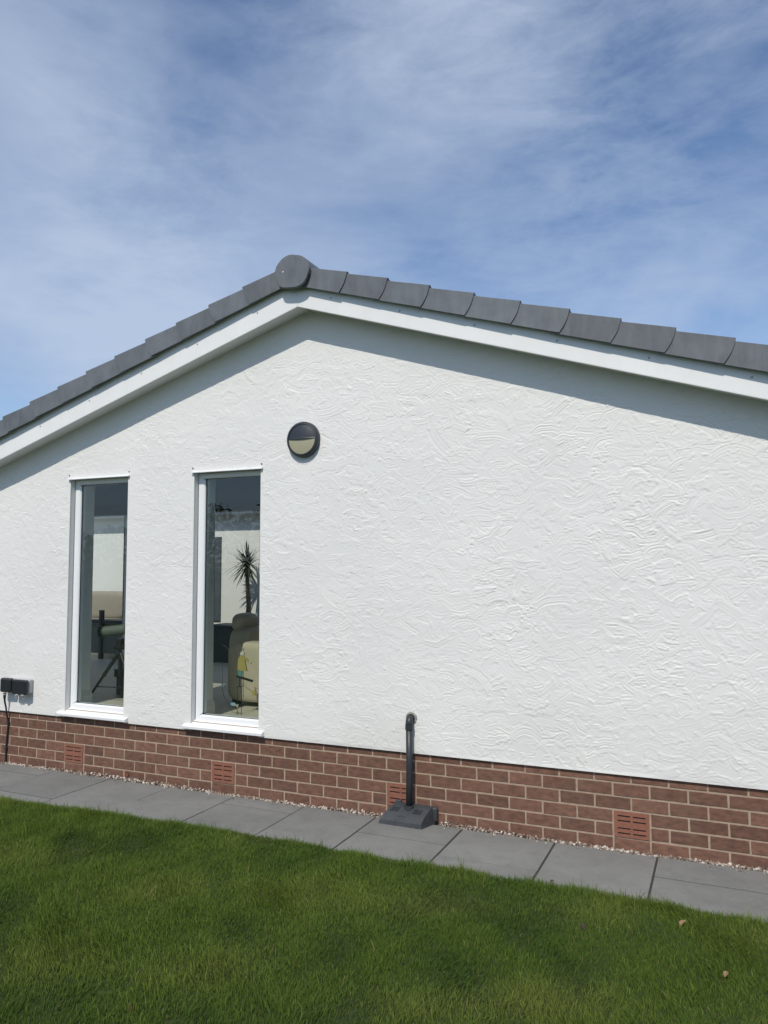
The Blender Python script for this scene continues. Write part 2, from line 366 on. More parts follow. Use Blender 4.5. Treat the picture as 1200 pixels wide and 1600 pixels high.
# path: bedding sheet + single slabs
path = obj('path', cat(box(-4, 9, -1.0, -.0, -.155, -.104), box(-4, 9, -.99, -.0505, -.1035, ZS-.0042)), M['soil']); tag(path, kind='structure')
JX = [-3.18, -2.555, -1.93, -1.305, -.68, -.055, .58, 1.205, 1.835, 2.455, 3.05, 3.69, 4.318, 4.944, 5.57, 6.195, 6.82, 7.445, 8.07]
CJ = [(-.35,), (-.6,), (), (-.3,), (-.22,), (-.66,), (), (-.425,), (-.225,), (), (-.385,), (-.565,), (), (-.37,), (-.62,), (), (-.3,), (-.5,)]
for k in range(len(JX)-1):
    gap = .0035 if k < 9 else .0065
    ys = [-.052, *CJ[k], -.97]
    for a, b in zip(ys[:-1], ys[1:]):
        x0, x1 = JX[k]+gap, JX[k+1]-gap; y1 = a-(.006 if a != -.052 else 0); y0 = b+.006
        dz = random.uniform(-.0018, .0018)
        c = ((x0+x1)/2, (y0+y1)/2, ZS-.017)
        vs, fs = box(x0, x1, y0, y1, ZS-.034+dz, ZS+dz, .0010)
        obj('paving_slab', (vs, fs), M['slab'], path, c)

# gravel strip
def gravel(n):
    ico = np.array([(0, 0, 1), (.894, 0, .447), (.276, .851, .447), (-.724, .526, .447), (-.724, -.526, .447), (.276, -.851, .447), (.724, .526, -.447), (-.276, .851, -.447), (-.894, 0, -.447), (-.276, -.851, -.447), (.724, -.526, -.447), (0, 0, -1)])
    fi = np.array([(0, 1, 2), (0, 2, 3), (0, 3, 4), (0, 4, 5), (0, 5, 1), (1, 6, 2), (2, 7, 3), (3, 8, 4), (4, 9, 5), (5, 10, 1), (2, 6, 7), (3, 7, 8), (4, 8, 9), (5, 9, 10), (1, 10, 6), (11, 7, 6), (11, 8, 7), (11, 9, 8), (11, 10, 9), (11, 6, 10)])
    V = []; F = []; Cc = []
    pal = np.array([(.34, .28, .22), (.22, .15, .115), (.46, .40, .33), (.17, .115, .085), (.28, .21, .165), (.58, .52, .46), (.14, .105, .085)])
    for k in range(n):
        x = rng.uniform(-2.8, 7.4); spill = rng.random() < .035
        y = rng.uniform(-.105, -.05) if spill else -.004-abs(rng.normal(0, .024))
        if 3.11 < x < 3.52: continue
        if y < -.058 and not spill: continue
        r = rng.uniform(.0055, .0125)*(.7 if spill else 1); s = rng.uniform(.6, 1.25, 3)*r
        a = rng.uniform(0, 6.28); ca, sa = math.cos(a), math.sin(a)
        v = ico*s*rng.uniform(.8, 1.15, (12, 1)); v = np.stack([v[:, 0]*ca-v[:, 1]*sa, v[:, 0]*sa+v[:, 1]*ca, v[:, 2]], -1)
        z = (ZS+.003) if spill else -.079 + rng.uniform(0, .019)*(1+.6*math.sin(x*2.3))*(1-abs(y)/.09)
        F.append(fi+len(V)*12); V.append(v+(x, y, z)); Cc.append(np.tile(pal[rng.integers(0, 7)]*rng.uniform(.7, 1.15), (12, 1)))
    V = np.concatenate(V); F = np.concatenate(F); Cc = np.concatenate(Cc)
    me = npmesh('gravel', V, F, M['stone'])
    a = me.color_attributes.new('tone', 'FLOAT_COLOR', 'POINT'); a.data.foreach_set('color', np.concatenate([Cc, np.ones((len(Cc), 1))], 1).astype(np.float32).ravel())
    tag(link('gravel', me), 'strip of small pale and brown pebbles along the foot of the brick wall', 'gravel', kind='stuff')
gravel(3900)

# grass blades
def grass():
    def inview(x, y, mrg):
        P = np.stack([x, y, np.full_like(x, -.06)], -1) - np.array(CAM); d = P@np.array(fw); u = P@np.array(rt)/d; v = P@np.array(up)/d
        return (np.abs(u) < .5005+mrg) & (v > -.667-mrg) & (v < .3) & (d > .5)
    xs = []; ys = []
    for n, mrg, y0 in ((900000, .02, -3.1), (70000, .35, -4.2)):
        x = rng.uniform(-3.5, 8.5, n); y = rng.uniform(y0, -.6, n); k = (y < edge_y(x)+rng.normal(0, .016, n)+.012*np.sin(5.1*x)*np.sin(2.3*x+1)) & inview(x, y, mrg); xs.append(x[k]); ys.append(y[k])
    n = 5000; x = rng.uniform(-.8, 6.8, n); y = edge_y(x)+rng.uniform(-.03, .035, n)*rng.random(n); xs.append(x); ys.append(y)   # tufts on the edge
    x = np.concatenate(xs); y = np.concatenate(ys); n = len(x)
    def fld(x, y, s, seed):
        r = np.random.default_rng(seed); o = np.zeros_like(x)
        for k in range(7):
            a = r.uniform(0, 6.28); f = s*r.uniform(.6, 1.9); o += np.sin(f*(x*np.cos(a)+y*np.sin(a))+r.uniform(0, 6.28))
        return o/7**.5
    pa = fld(x, y, 3.2, 1); pb = fld(x, y, 9, 2); pc = fld(x, y, 22, 3)
    dist = np.hypot(x-CAM.x, y-CAM.y)
    h = (.026+.003*pa+.004*pb+.004*pc)*rng.uniform(.55, 1.35, n); h = np.clip(h, .012, .085)
    tall = rng.random(n) < .03; h = np.where(tall, h*1.5+.008, h)
    ed = edge_y(x)-y; h *= np.clip(.95+.25*(ed < .1), 0, 2)
    wd = rng.uniform(.0007, .0015, n); wd = np.where(tall | (rng.random(n) < .05), wd*1.55, wd)
    az = rng.uniform(0, 6.283, n)*.6 + 1.2*pb + 1.4*pa; lean = rng.uniform(.1, .85, n)*h*(1+.35*pc)
    dx, dy = np.cos(az)*lean, np.sin(az)*lean
    fa = rng.uniform(0, 3.14, n); wx, wy = np.cos(fa)*wd, np.sin(fa)*wd
    z0 = LZ(x, y)-.003
    def P(tx, th, ww): return np.stack([x+dx*tx+wx*ww, y+dy*tx+wy*ww, z0+h*th], -1)
    V = np.stack([P(0, 0, -1), P(0, 0, 1), P(.22, .5, -.9), P(.22, .5, .9), P(.62, .84, -.55), P(.62, .84, .55), P(1.1, 1.0, 0)], 1)
    b = (np.arange(n)*7)[:, None]
    F = np.concatenate([b+np.array(q) for q in ((0, 1, 3), (0, 3, 2), (2, 3, 5), (2, 5, 4), (4, 5, 6))])
    g1 = np.array((.122, .180, .028)); g2 = np.array((.064, .120, .020)); dry = np.array((.24, .21, .085)); yel = np.array((.215, .245, .055))
    m = np.clip(.5+.38*pa+.25*pb+rng.normal(0, .22, n), 0, 1)[:, None]; col = g2*(1-m)+g1*m
    yl = np.clip(-.05+.35*fld(x, y, 5, 9)+rng.normal(0, .25, n), 0, 1)[:, None]; col = col*(1-yl)+yel*yl
    k = (rng.random(n) < .022+.02*(fld(x, y, 6, 5) > 1.0))[:, None]; col = np.where(k, dry*rng.uniform(.6, 1.2, (n, 1)), col)
    col = col*rng.uniform(.82, 1.18, (n, 1))
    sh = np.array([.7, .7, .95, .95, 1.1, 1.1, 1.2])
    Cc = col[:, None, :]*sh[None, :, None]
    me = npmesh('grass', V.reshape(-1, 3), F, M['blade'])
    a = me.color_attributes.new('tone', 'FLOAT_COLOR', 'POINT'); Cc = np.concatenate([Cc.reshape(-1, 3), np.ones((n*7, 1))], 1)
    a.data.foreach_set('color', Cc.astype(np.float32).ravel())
    tag(link('grass', me), 'short mown green lawn grass in front of the grey paving', 'grass', kind='stuff')
    print('blades', n)
grass()

# ================================================================== BUNGALOW
house = thing('bungalow', (AX, 0, ZS), 'white rendered gable end of a bungalow with slate grey verge tiles and brick base', 'house')
RZ = .394                                   # bottom edge of the render
OPEN = [(.014, .677, 2.497), (1.380, 2.026, 2.490)]   # window openings x0, x1, head (they run down to the render's edge)
def strokes(X0, Z0, nx, nz, dx, n):
    """hand-trowelled relief: overlapping arc strokes with comb ridges and raised burrs, metres"""
    H = np.zeros((nz, nx), np.float32)
    low = np.zeros((nz, nx), np.float32)
    xx = X0+np.arange(nx)*dx; zz = Z0+np.arange(nz)*dx
    r = np.random.default_rng(5)
    for k in range(9):
        a = r.uniform(0, 6.28); f = r.uniform(2, 8); low += (np.sin(f*(xx[None, :]*np.cos(a)+zz[:, None]*np.sin(a))+r.uniform(0, 6.28))*.0007/ (1+f*.1)).astype(np.float32)
    for k in range(n):
        cx = r.uniform(X0, X0+nx*dx); cz = r.uniform(Z0, Z0+nz*dx)
        right = 1/(1+math.exp(-(cx-2.6)*1.3))          # combed fans to the right, stubbier dabs to the left
        fan = r.random() < .30+.40*right
        Ln = r.uniform(.06, .18+.08*right) if fan else r.uniform(.022, .085); Wd = r.uniform(.035, .095) if fan else r.uniform(.016, .05)
        th = r.normal(0, .45) if fan else r.uniform(0, 3.14)
        kap = r.choice([-1, 1])*r.uniform(1, 11) if fan else r.normal(0, 2)
        R = .5*math.hypot(Ln, Wd)*1.25+.02
        i0 = max(0, int((cx-R-X0)/dx)); i1 = min(nx, int((cx+R-X0)/dx)+1); j0 = max(0, int((cz-R-Z0)/dx)); j1 = min(nz, int((cz+R-Z0)/dx)+1)
        if i1-i0 < 3 or j1-j0 < 3: continue
        x = (xx[i0:i1]-cx)[None, :]; z = (zz[j0:j1]-cz)[:, None]; ct, st = math.cos(th), math.sin(th)
        u = x*ct+z*st; v = -x*st+z*ct; v = v-kap*u*u*.5
        wob = r.uniform(.0, .0055)*np.sin(u*r.uniform(30, 110)+r.uniform(0, 6)); v = v+wob
        e = .0055+.006*r.random()
        au = np.clip((Ln/2-np.abs(u)+.008*np.sin(v*130+r.uniform(0, 6)))/e, 0, 1); av = np.clip((Wd/2-np.abs(v))/e, 0, 1); al = au*av; al = al*al*(3-2*al)
        lam = r.uniform(.0115, .018); ph = r.uniform(0, 6.28)
        amp = (r.uniform(.30, 1.0+.5*right) if fan else r.uniform(.05, .4))*.001
        g = amp*(np.sin(v*6.283/lam+ph+.9*np.sin(v*6.283/(lam*2.7)+ph))+.45*np.sin(v*6.283/(lam*.55)+2*ph))
        tilt = (r.normal(0, .5)*v/Wd+r.normal(0, .5)*u/Ln)*.0016
        lip = (r.uniform(0, 1)**4)*.0032*np.exp(-((v-Wd*.42)/.005)**2)*np.clip(.3+np.sin(u*r.uniform(25, 70)+r.uniform(0, 6)), 0, 1)+(r.uniform(0, 1)**3)*.0028*np.exp(-((u-Ln*.45)/.005)**2)
        h = r.normal(0, .00042)+g+tilt+lip
        sub = H[j0:j1, i0:i1]; keep = .93 if fan else .85
        H[j0:j1, i0:i1] = sub*(1-al*keep)+(sub.mean()*.3+h)*al*keep
    fld = np.zeros((nz, nx), np.float32)
    for k in range(10):
        a = r.uniform(0, 6.28); f = r.uniform(2.5, 9); fld += (np.sin(f*(xx[None, :]*np.cos(a)+zz[:, None]*np.sin(a))+r.uniform(0, 6.28))/10**.5).astype(np.float32)
    return H*np.clip(1.0+.20*fld, .5, 1.5)+low
def render_wall():
    dx = .0058; X0, X1, Z0, Z1 = -1.35, 6.25, RZ, 3.80
    nx = int((X1-X0)/dx)+1; nz = int((Z1-Z0)/dx)+1
    H = strokes(X0, Z0, nx, nz, dx, 26000)
    bx = np.array([X0]+[v for o in OPEN for v in o[:2]]+[X1]); bz = np.array([Z0, *sorted({o[2] for o in OPEN}), Z1])
    def lines(b):
        out = [b[0]]
        for p, q in zip(b[:-1], b[1:]):
            m = max(1, int(round((q-p)/dx))); out += list(p+(q-p)*np.arange(1, m+1)/m)
        return np.array(out)
    xs = lines(bx); zs = lines(bz); nx2, nz2 = len(xs), len(zs)
    ii = np.clip(np.round((xs-X0)/dx).astype(int), 0, nx-1); jj = np.clip(np.round((zs-Z0)/dx).astype(int), 0, nz-1)
    h = H[np.ix_(jj, ii)]
    Xg, Zg = np.meshgrid(xs, zs)
    # the relief fades out on the smooth lips round the openings and at the bottom bead
    fade = np.clip((Zg-RZ)/.02, .15, 1)
    for x0, x1, zh in OPEN:
        d = np.maximum(np.maximum(x0-Xg, Xg-x1), Zg-zh); fade = np.minimum(fade, np.clip(d/.018, .25, 1))
    Vg = np.stack([Xg, -.02-h*fade*(1.25+.40/(1+np.exp(-(Xg-3.4)*1.6))), Zg], -1)
    idx = np.arange(nx2*nz2).reshape(nz2, nx2); xc = (xs[:-1]+xs[1:])/2; zc = (zs[:-1]+zs[1:])/2
    XC, ZC = np.meshgrid(xc, zc); keep = ZC < zbar(XC)+.05
    if True:
        for x0, x1, zh in OPEN: keep &= ~((XC > x0) & (XC < x1) & (ZC < zh))
    a = idx[:-1, :-1][keep]; b = idx[:-1, 1:][keep]; c = idx[1:, 1:][keep]; d = idx[1:, :-1][keep]
    F = np.stack([a, b, c, d], -1); used = np.unique(F); rem = np.full(nx2*nz2, -1); rem[used] = np.arange(len(used))
    me = npmesh('render_skin', Vg.reshape(-1, 3)[used], rem[F], M['render'], True)
    print('render verts', len(used))
    return me
rw = render_wall()
o = link('render_wall', rw, house)
for v in (o,): v.data.transform(Matrix.Translation(-wloc(house))); v.location = (0, 0, 0); wl[v.name] = wloc(house)
# backing, outer ends, reveals and underside of the render coat
xs = [HX0, -1.35]; ends = (prism([(HX0, RZ), (-1.351, RZ), (-1.351, zbar(-1.351)+.04), (HX0, zbar(HX0)+.04)], 'y', -.02, .0),
    prism([(6.251, RZ), (HX1, RZ), (HX1, zbar(HX1)+.04), (6.251, zbar(6.251)+.04)], 'y', -.02, .0))
for e_ in ends: obj('render_end_panel', e_, M['render'], house)
cuts = [HX0]+[v for q in OPEN for v in q[:2]]+[HX1]
core = []
for k in range(0, len(cuts), 2):
    x0, x1 = cuts[k], cuts[k+1]; poly = [(x0, RZ+.002), (x1, RZ+.002), (x1, zbar(x1)+.03)]+([(AX, zbar(AX)+.03)] if x0 < AX < x1 else [])+[(x0, zbar(x0)+.03)]
    core.append(prism(poly, 'y', -.0165, .10))
    core.append(prism([(p, max(q, RZ+.003)) for p, q in poly], 'y', .105, .27))
for x0, x1, zh in OPEN:
    core.append(prism([(x0, zh), (x1, zh), (x1, zbar(x1)+.03), (x0, zbar(x0)+.03)], 'y', -.0165, .10)); core.append(prism([(x0+.0, zh), (x1, zh), (x1, zbar(x1)+.03), (x0, zbar(x0)+.03)], 'y', .105, .27))
    core.append(box(x0, x1, .105, .27, RZ+.003, ZF+.004))
obj('wall_core', cat(*core), M['render'], house)
# render stop bead at the bottom edge
bead = [box(a, b, -.0195, .0, RZ-.001, RZ+.004) for a, b in ((HX0, -.065), (.742, 1.312), (2.080, HX1))]
obj('render_stop_bead', cat(*bead), M['render'], house)

# brick plinth: mortar backing with every brick a part
plinth = obj('brick_plinth', box(HX0+.0, HX1, .0032, .10, -.30, .46), M['mortar'], house)
P_ = .225; G = .0845
BM = []
for wdt, nm in ((.2135, 'full'), (.101, 'half'), (.1655, 'cut')):
    for q in range(4):
        v, f = box(-wdt/2, wdt/2, -.0, .05, -G/2+.0056, G/2-.0056, .0022)
        v = [Vector((a.x+random.uniform(-1, 1)*.0012, a.y+random.uniform(-1, 1)*.0007, a.z+random.uniform(-1, 1)*.0011)) for a in v]
        BM.append((nm, mesh('brick_'+nm, v, f, M['brick'])))
xperp = [k*P_ for k in range(-12, 13)]+[2.877+k*P_ for k in range(0, 22)]
mids = [(a+b)/2 for a, b in zip(xperp[:-1], xperp[1:])]
VENT = [(0, P_), (7*P_, 8*P_), (2.877+P_, 2.877+2*P_), (2.877+8*P_, 2.877+9*P_)]
VENT = [(v0, v1) for v0, v1 in VENT]
def lay(perps, row):
    z = G*(row+.5)
    for a, b in zip(perps[:-1], perps[1:]):
        segs = [(a, b)]
        if row in (0, 1):
            for v0, v1 in VENT:
                ns = []
                for s in segs:
                    if s[1] <= v0+.001 or s[0] >= v1-.001: ns.append(s)
                    else:
                        if s[0] < v0-.02: ns.append((s[0], v0))
                        if s[1] > v1+.02: ns.append((v1, s[1]))
                segs = ns
        for s0, s1 in segs:
            wd = s1-s0-.010
            if wd < .03: continue
            nm = 'full' if wd > .19 else ('cut' if wd > .13 else 'half')
            base = {'full': .2135, 'half': .101, 'cut': .1655}[nm]; wd -= .0015
            me = random.choice([m for k, m in BM if k == nm])
            o = link('brick', me, plinth, ((s0+s1)/2+random.uniform(-.0008, .0008), random.uniform(-.0012, .0012), z+random.uniform(-.0008, .0008)))
            o.scale = (wd/base, 1, 1); o.rotation_euler = (0, random.uniform(-.003, .003), 0)
for row, ps in ((4, mids), (3, xperp), (2, mids), (1, xperp), (0, mids), (-1, xperp), (-2, mids)):
    vis = [p for p in ps if -1.7 < p < 6.6] if row > -2 else []
    if vis: lay(vis, row)
# the rows' hidden ends beyond the frame, joined
rest = []
for row, ps in ((4, mids), (3, xperp), (2, mids), (1, xperp), (0, mids), (-1, xperp)):
    L_ = [p for p in ps if p < -1.3]; R_ = [p for p in ps if p > 6.3]
    for S in (L_, R_):
        for a, b in zip(S[:-1], S[1:]):
            if (a+b)/2 > -1.7 and (a+b)/2 < 6.6: continue
            if a < HX0 or b > HX1: continue
            rest.append(box(a+.005, b-.005, 0, .05, G*row+.005, G*(row+1)-.005))
o = obj('brickwork', cat(*rest), M['brick'], house); tag(o, kind='stuff')
# air bricks: one mesh shared
hol = []
for r_ in range(4):
    zv = .018+(r_*.030 if r_ < 2 else .016+r_*.030)
    for c_ in range(2): u0 = .022+c_*.092; hol.append((u0, u0+.078, zv, zv+.0095))
W_, H_ = P_-.012, 2*G-.012
av, af = pierced(W_, H_, hol, .0065, lambda u, v, d: (u-W_/2, d-.0045, v-H_/2))
am = mesh('air_brick', av, af, M['air'])
dm = mesh('air_brick_slot_shade', *box(-W_/2+.002, W_/2-.002, .0012, .0031, -H_/2+.002, H_/2-.002), M['dark'])  # thin dark plate close behind the slots, standing in for their shade
for v0, v1 in VENT:
    a = link('air_brick', am, house, ((v0+v1)/2, random.uniform(-.0015, .0), G))
    link('slot_shade', dm, a, wloc(a))

# ---- windows
def window(x0, x1, zh):
    zs = ZF+.003; y0 = .034
    wr = thing('window', ((x0+x1)/2, y0, zs), None, None); wr.parent = house; wr.location = Vector(((x0+x1)/2, y0, zs))-wloc(house); del_ = wr
    fx0, fx1, fz0, fz1 = x0+.007, x1+.02, zs, zh-.004; w_ = .062
    def bar(ax, a, b, c0, c1, sgn):
        """frame member with a chamfer towards the glass"""
        # profile: outer edge c0 -> inner edge c1, face y0, chamfer down to y .052
        s = (c1-c0); pr = [(c0, y0), (c0+s*.72, y0), (c0+s*.9, y0+.007), (c1, y0+.018), (c1, y0+.06), (c0, y0+.06)]
        if ax == 'z':
            V = [(p, q, a if True else 0) for p, q in pr]+[(p, q, b) for p, q in pr]
            V = [(p, q, a+abs(p-c0)) for p, q in pr]+[(p, q, b-abs(p-c0)) for p, q in pr]
        else:
            V = [(a+abs(p-c0), q, p) for p, q in pr]+[(b-abs(p-c0), q, p) for p, q in pr]
        n = len(pr); F = [tuple(range(n)), tuple(range(2*n-1, n-1, -1))]+[(i, i+n, (i+1) % n+n, (i+1) % n) for i in range(n)]
        return V, F
    wt = .066
    fv = cat(bar('z', fz0, fz1, fx0, fx0+w_, 1), bar('z', fz0, fz1, fx1, fx1-w_, 1), bar('x', fx0, fx1, fz0, fz0+w_*.72, 1), bar('x', fx0, fx1, fz1, fz1-w_*.72, 1))
    obj('frame', fv, M['upvc'], wr)
    gx0, gx1, gz0, gz1 = fx0+w_, fx1-w_, fz0+w_*.72, fz1-w_*.72
    gk = cat(box(gx0-.002, gx0+.005, y0+.015, y0+.02, gz0, gz1), box(gx1-.005, gx1+.002, y0+.015, y0+.02, gz0, gz1), box(gx0, gx1, y0+.015, y0+.0201, gz0-.003, gz0+.003), box(gx0, gx1, y0+.015, y0+.0201, gz1-.004, gz1+.002))
    obj('gasket', gk, M['black'], wr)
    obj('pane', ([(gx0, y0+.0225, gz0), (gx1, y0+.0225, gz0), (gx1, y0+.0225, gz1), (gx0, y0+.0225, gz1)], [(0, 1, 2, 3)]), M['glass'], wr)
    # sill: sloping top with a square nose and end caps
    sx0, sx1 = x0-.058, x1+.055
    pr = [(.034, zs), (.034, RZ+.008), (-.028, RZ+.015), (-.028, RZ+.013), (-.052, RZ+.013), (-.060, RZ+.018), (-.062, RZ+.036), (-.057, RZ+.041), (-.010, RZ+.056)]
    s1 = prism(pr, 'x', x0+.001, x1-.001)
    nose = [(-.0215, RZ+.013), (-.052, RZ+.013), (-.060, RZ+.018), (-.062, RZ+.036), (-.057, RZ+.041), (-.0215, RZ+.052)]
    obj('sill', cat(s1, prism(nose, 'x', sx0, x0), prism(nose, 'x', x1, sx1)), M['upvc'], wr)
    # head drip: thin angled bead above the opening
    hx0, hx1 = x0-.002-.018, x1+.022
    hp = [(-.021, zh+.012), (-.044, zh+.004), (-.0445, zh-.003), (-.021, zh-.003)]
    obj('head_drip', prism(hp, 'x', hx0, hx1), M['upvc'], wr)
    for nx in (hx0+.004, hx1-.012):
        obj('nail', rev([(.004, -.026), (.006, -.0245), (.006, -.02)], (nx, 0, zh+.038), 'y', 8), M['frame_dark'], wr)
    # inside: return linings
    return wr
wins = [window(*q) for q in OPEN]
for wr in wins:
    for k in ('label', 'category'):
        if k in wr: del wr[k]

# ---- bargeboards, soffits
YB = -.2
def slope_poly(x0, x1, lo, hi):
    return [(x0, zbar(x0)+lo), (x1, zbar(x1)+lo), (x1, zbar(x1)+hi), (x0, zbar(x0)+hi)]
for s in (-1, 1):
    xe = AX+s*5.35; a, b = sorted((AX+s*.0006, xe))
    bb_ = obj('bargeboard', cat(prism(slope_poly(a, b, .004, .235), 'y', YB, YB+.016), prism(slope_poly(a, b, 0, .012), 'y', YB+.0005, YB+.024)), M['barge'], house)
    obj('soffit', prism(slope_poly(a, b, .022, .032), 'y', YB+.018, -.012), M['upvc'], house)
    # pins
    if s > 0: px_ = [2.745, 3.302, 3.857, 4.416, 4.982, 5.554, 6.12, 6.69]
    else: px_ = [2.10, 1.53, .96, .39, -.18, -.75, -1.32, -1.9]
    for x in px_:
        z = zbar(x)+.115
        obj('pin', rev([(.0055, -.0035), (.0075, -.001), (.0075, .001)], (x, YB-.0005, z), 'y', 8), M['boxgrey'], bb_)

# ---- roof: verge tiles, covering, ridge
ang = math.atan(SL)
def verge_tile(s):
    """local frame: d = down the slope, n = outward normal; nose at d=0"""
    gaug = .345; hd = .158; n0 = .0
    V = []; F = []
    # cloak (vertical side plate) outline in (d, n): curved nose
    tail = []
    for k in range(7):
        t = k/6; tail.append((.006*math.sin(t*math.pi)+.004-.022*t*t, -t*hd))
    up_ = [(-.42, -.026), (-.42, -.135)]
    outline = [(-.405, -.022)]+[(0.004, 0)]+tail[1:]+[(-.405, -hd-.004)]
    def P(d, n, y): return (s*(d*math.cos(ang)+n*math.sin(ang)), y-d*.026, -d*math.sin(ang)+n*math.cos(ang))
    n_ = len(outline)
    for y in (-.0, .016):
        V += [P(d, q, y) for d, q in outline]
    F += [tuple(range(n_)), tuple(range(2*n_-1, n_-1, -1))]+[(i, i+n_, (i+1) % n_+n_, (i+1) % n_) for i in range(n_)]
    # top plate
    pl = [(.004, 0), (.0, -.020), (-.405, -.042), (-.405, -.022)]
    o = len(V)
    for y in (.0005, .30): V += [P(d, q, y) for d, q in pl]
    F += [tuple(o+i for i in g) for g in ((0, 1, 2, 3), (7, 6, 5, 4), (0, 4, 5, 1), (1, 5, 6, 2), (2, 6, 7, 3), (3, 7, 4, 0))]
    # rounded shoulder rib along the verge
    o = len(V); rb = [(.004, .0005), (-.405, -.0215)]
    for d, q in rb:
        for k in range(6):
            a = math.pi*k/5; V.append(P(d, q+.006*math.sin(a), .018-.017*math.cos(a)))
    for k in range(5): F.append((o+k, o+k+1, o+7+k, o+6+k))
    F.append(tuple(o+k for k in range(6)))
    return V, F
YT = -.255
noseR = [2.902, 3.225, 3.545, 3.867, 4.185, 4.505, 4.822, 5.142, 5.470, 5.80, 6.13, 6.46, 6.79, 7.12, 7.45, 7.78]
noseL = [1.997, 1.676, 1.356, 1.041, .715, .400, .074, -.255, -.59, -.92, -1.25, -1.58, -1.91, -2.24, -2.57, -2.90]
for s, ns, hi in ((1, noseR, .322), (-1, noseL, .352)):
    roof = obj('roof_slope', prism([(AX, zbar(AX)+hi-.06), (AX+s*5.42, zbar(AX+s*5.42)+hi-.06), (AX+s*5.42, zbar(AX+s*5.42)+hi-.10), (AX, zbar(AX)+hi-.10)], 'y', YT+.05, 1.80), M['beam'], house)
    tm = [mesh('verge_tile', *verge_tile(s), M['tile']) for q in range(1)]
    fv = []
    for k, x in enumerate(ns):
        z = zbar(x)+hi+random.uniform(-.003, .003)
        # field-tile course behind the verge tile, one long nose
        o = link('verge_tile', tm[0], roof, (x, YT+random.uniform(-.001, .001), z))
        o.rotation_euler = (random.uniform(-.004, .004), random.uniform(-.004, .004), 0)
        def P(d, n, y): return (x+s*(d*math.cos(ang)+n*math.sin(ang)), y, z-d*math.sin(ang)+n*math.cos(ang))
        for j in range(6):
            ya = YT+.302+j*.292; yb = ya+.288; v = []; pl = [(-.004, -.004), (-.006, -.024), (-.40, -.046), (-.40, -.026)]
            for y in (ya, yb): v += [P(d, q, y) for d, q in pl]
            fv.append((v, [(0, 1, 2, 3), (7, 6, 5, 4), (0, 4, 5, 1), (1, 5, 6, 2), (2, 6, 7, 3), (3, 7, 4, 0)]))
    # field tiles seen only edge-on from here: one mesh shared per slope, each tile a closed solid
    o = obj('field_tiles', cat(*fv), M['tile'], roof); tag(o, kind='stuff')
# ridge
RD = [(2.308, 3.961), (2.320, 3.995), (2.342, 4.021), (2.366, 4.043), (2.394, 4.058), (2.425, 4.066), (2.458, 4.066), (2.490, 4.056), (2.521, 4.038), (2.551, 4.015), (2.577, 3.990), (2.597, 3.966), (2.608, 3.942), (2.603, 3.915), (2.585, 3.868), (2.566, 3.838), (2.552, 3.824), (2.520, 3.812), (2.484, 3.806), (2.420, 3.812), (2.372, 3.820), (2.352, 3.832), (2.338, 3.862), (2.324, 3.902)]
rc = (sum(p[0] for p in RD)/len(RD), sum(p[1] for p in RD)/len(RD))
def scaled(k): return [(rc[0]+(x-rc[0])*k, rc[1]+(z-rc[1])*k) for x, z in RD]
rv = []; rf = []; n = len(RD)
for poly, y in ((scaled(.975), -.285), (RD, -.281), (RD, -.262), ):
    rv += [(x, y, z) for x, z in poly]
rf = [tuple(range(n)), tuple(range(3*n-1, 2*n-1, -1))]
for q in range(2): rf += [(q*n+i, q*n+n+i, q*n+n+(i+1) % n, q*n+(i+1) % n) for i in range(n)]
rt_ = obj('ridge_end_cap', (rv, rf), M['tile'], house)
obj('fixing', rev([(.004, -.004), (.0065, -.001), (.0065, .003)], (2.382, -.285, 3.939), 'y', 10), M['upvc'], rt_)
arc = [(math.cos(a), math.sin(a)) for a in [math.radians(d) for d in range(-12, 193, 12)]]
for k in range(5):
    y0 = -.262+k*.45; R1, R2 = .142, .124
    pts = [(AX+R1*c, 3.925+R1*s_) for c, s_ in arc]+[(AX+R2*c, 3.925+R2*s_) for c, s_ in reversed(arc)]
    obj('ridge_tile', prism(pts, 'y', y0, y0+.445), M['tile'], house, smooth=False)

# ---- inside of the block and what stands behind it (seen through the two windows)
obj('side_wall', cat(box(HX0, HX0+.2, .271, YR, -.2, zbar(HX0)+.02), box(HX1-.2, HX1, .271, YR, -.2, zbar(HX1)+.02)), M['interior'], house)
# rear wall with a wide opening on to the patio
RX0, RX1, RH = -2.2, 1.9, 2.30
def under(x0, x1, z0, y0, y1):
    mid = [(AX, zbar(AX)+.06)] if x0 < AX < x1 else []
    return prism([(x0, z0), (x1, z0), (x1, zbar(x1)+.06)]+mid+[(x0, zbar(x0)+.06)], 'y', y0, y1)
obj('rear_wall', cat(under(RX1, HX1, .1, YR, YR+.2), box(HX0, RX0, YR, YR+.2, .1, 2.05)), M['interior'], house)
obj('rear_beam', box(-2.2, RX1, YR+.0, YR+.15, RH, RH+.10), M['beam'], house)
obj('rear_gable', under(-1.7, RX1, RH+.101, YR+.02, YR+.12), M['ceiling'], house)
dr = [box(a-.010, a+.010, YR+.05, YR+.1, ZF, RH if a > -1.5 else 2.12) for a in (RX0+.02, -.885, RX1-.022)]
obj('door_post', cat(*dr), M['upvc'], house)
fl = obj('floor', box(HX0+.2, HX1-.2, .27, YR+.2, ZF-.12, ZF), M['floor']); tag(fl, kind='structure')
ce = []
for s in (-1, 1):
    a, b = sorted((AX, AX+s*5.0)); ce.append(prism([(a, zbar(a)+.04), (b, zbar(b)+.04), (b, zbar(b)+.06), (a, zbar(a)+.06)], 'y', .271, YR+.25))
obj('ceiling', cat(*ce), M['ceiling'], house)
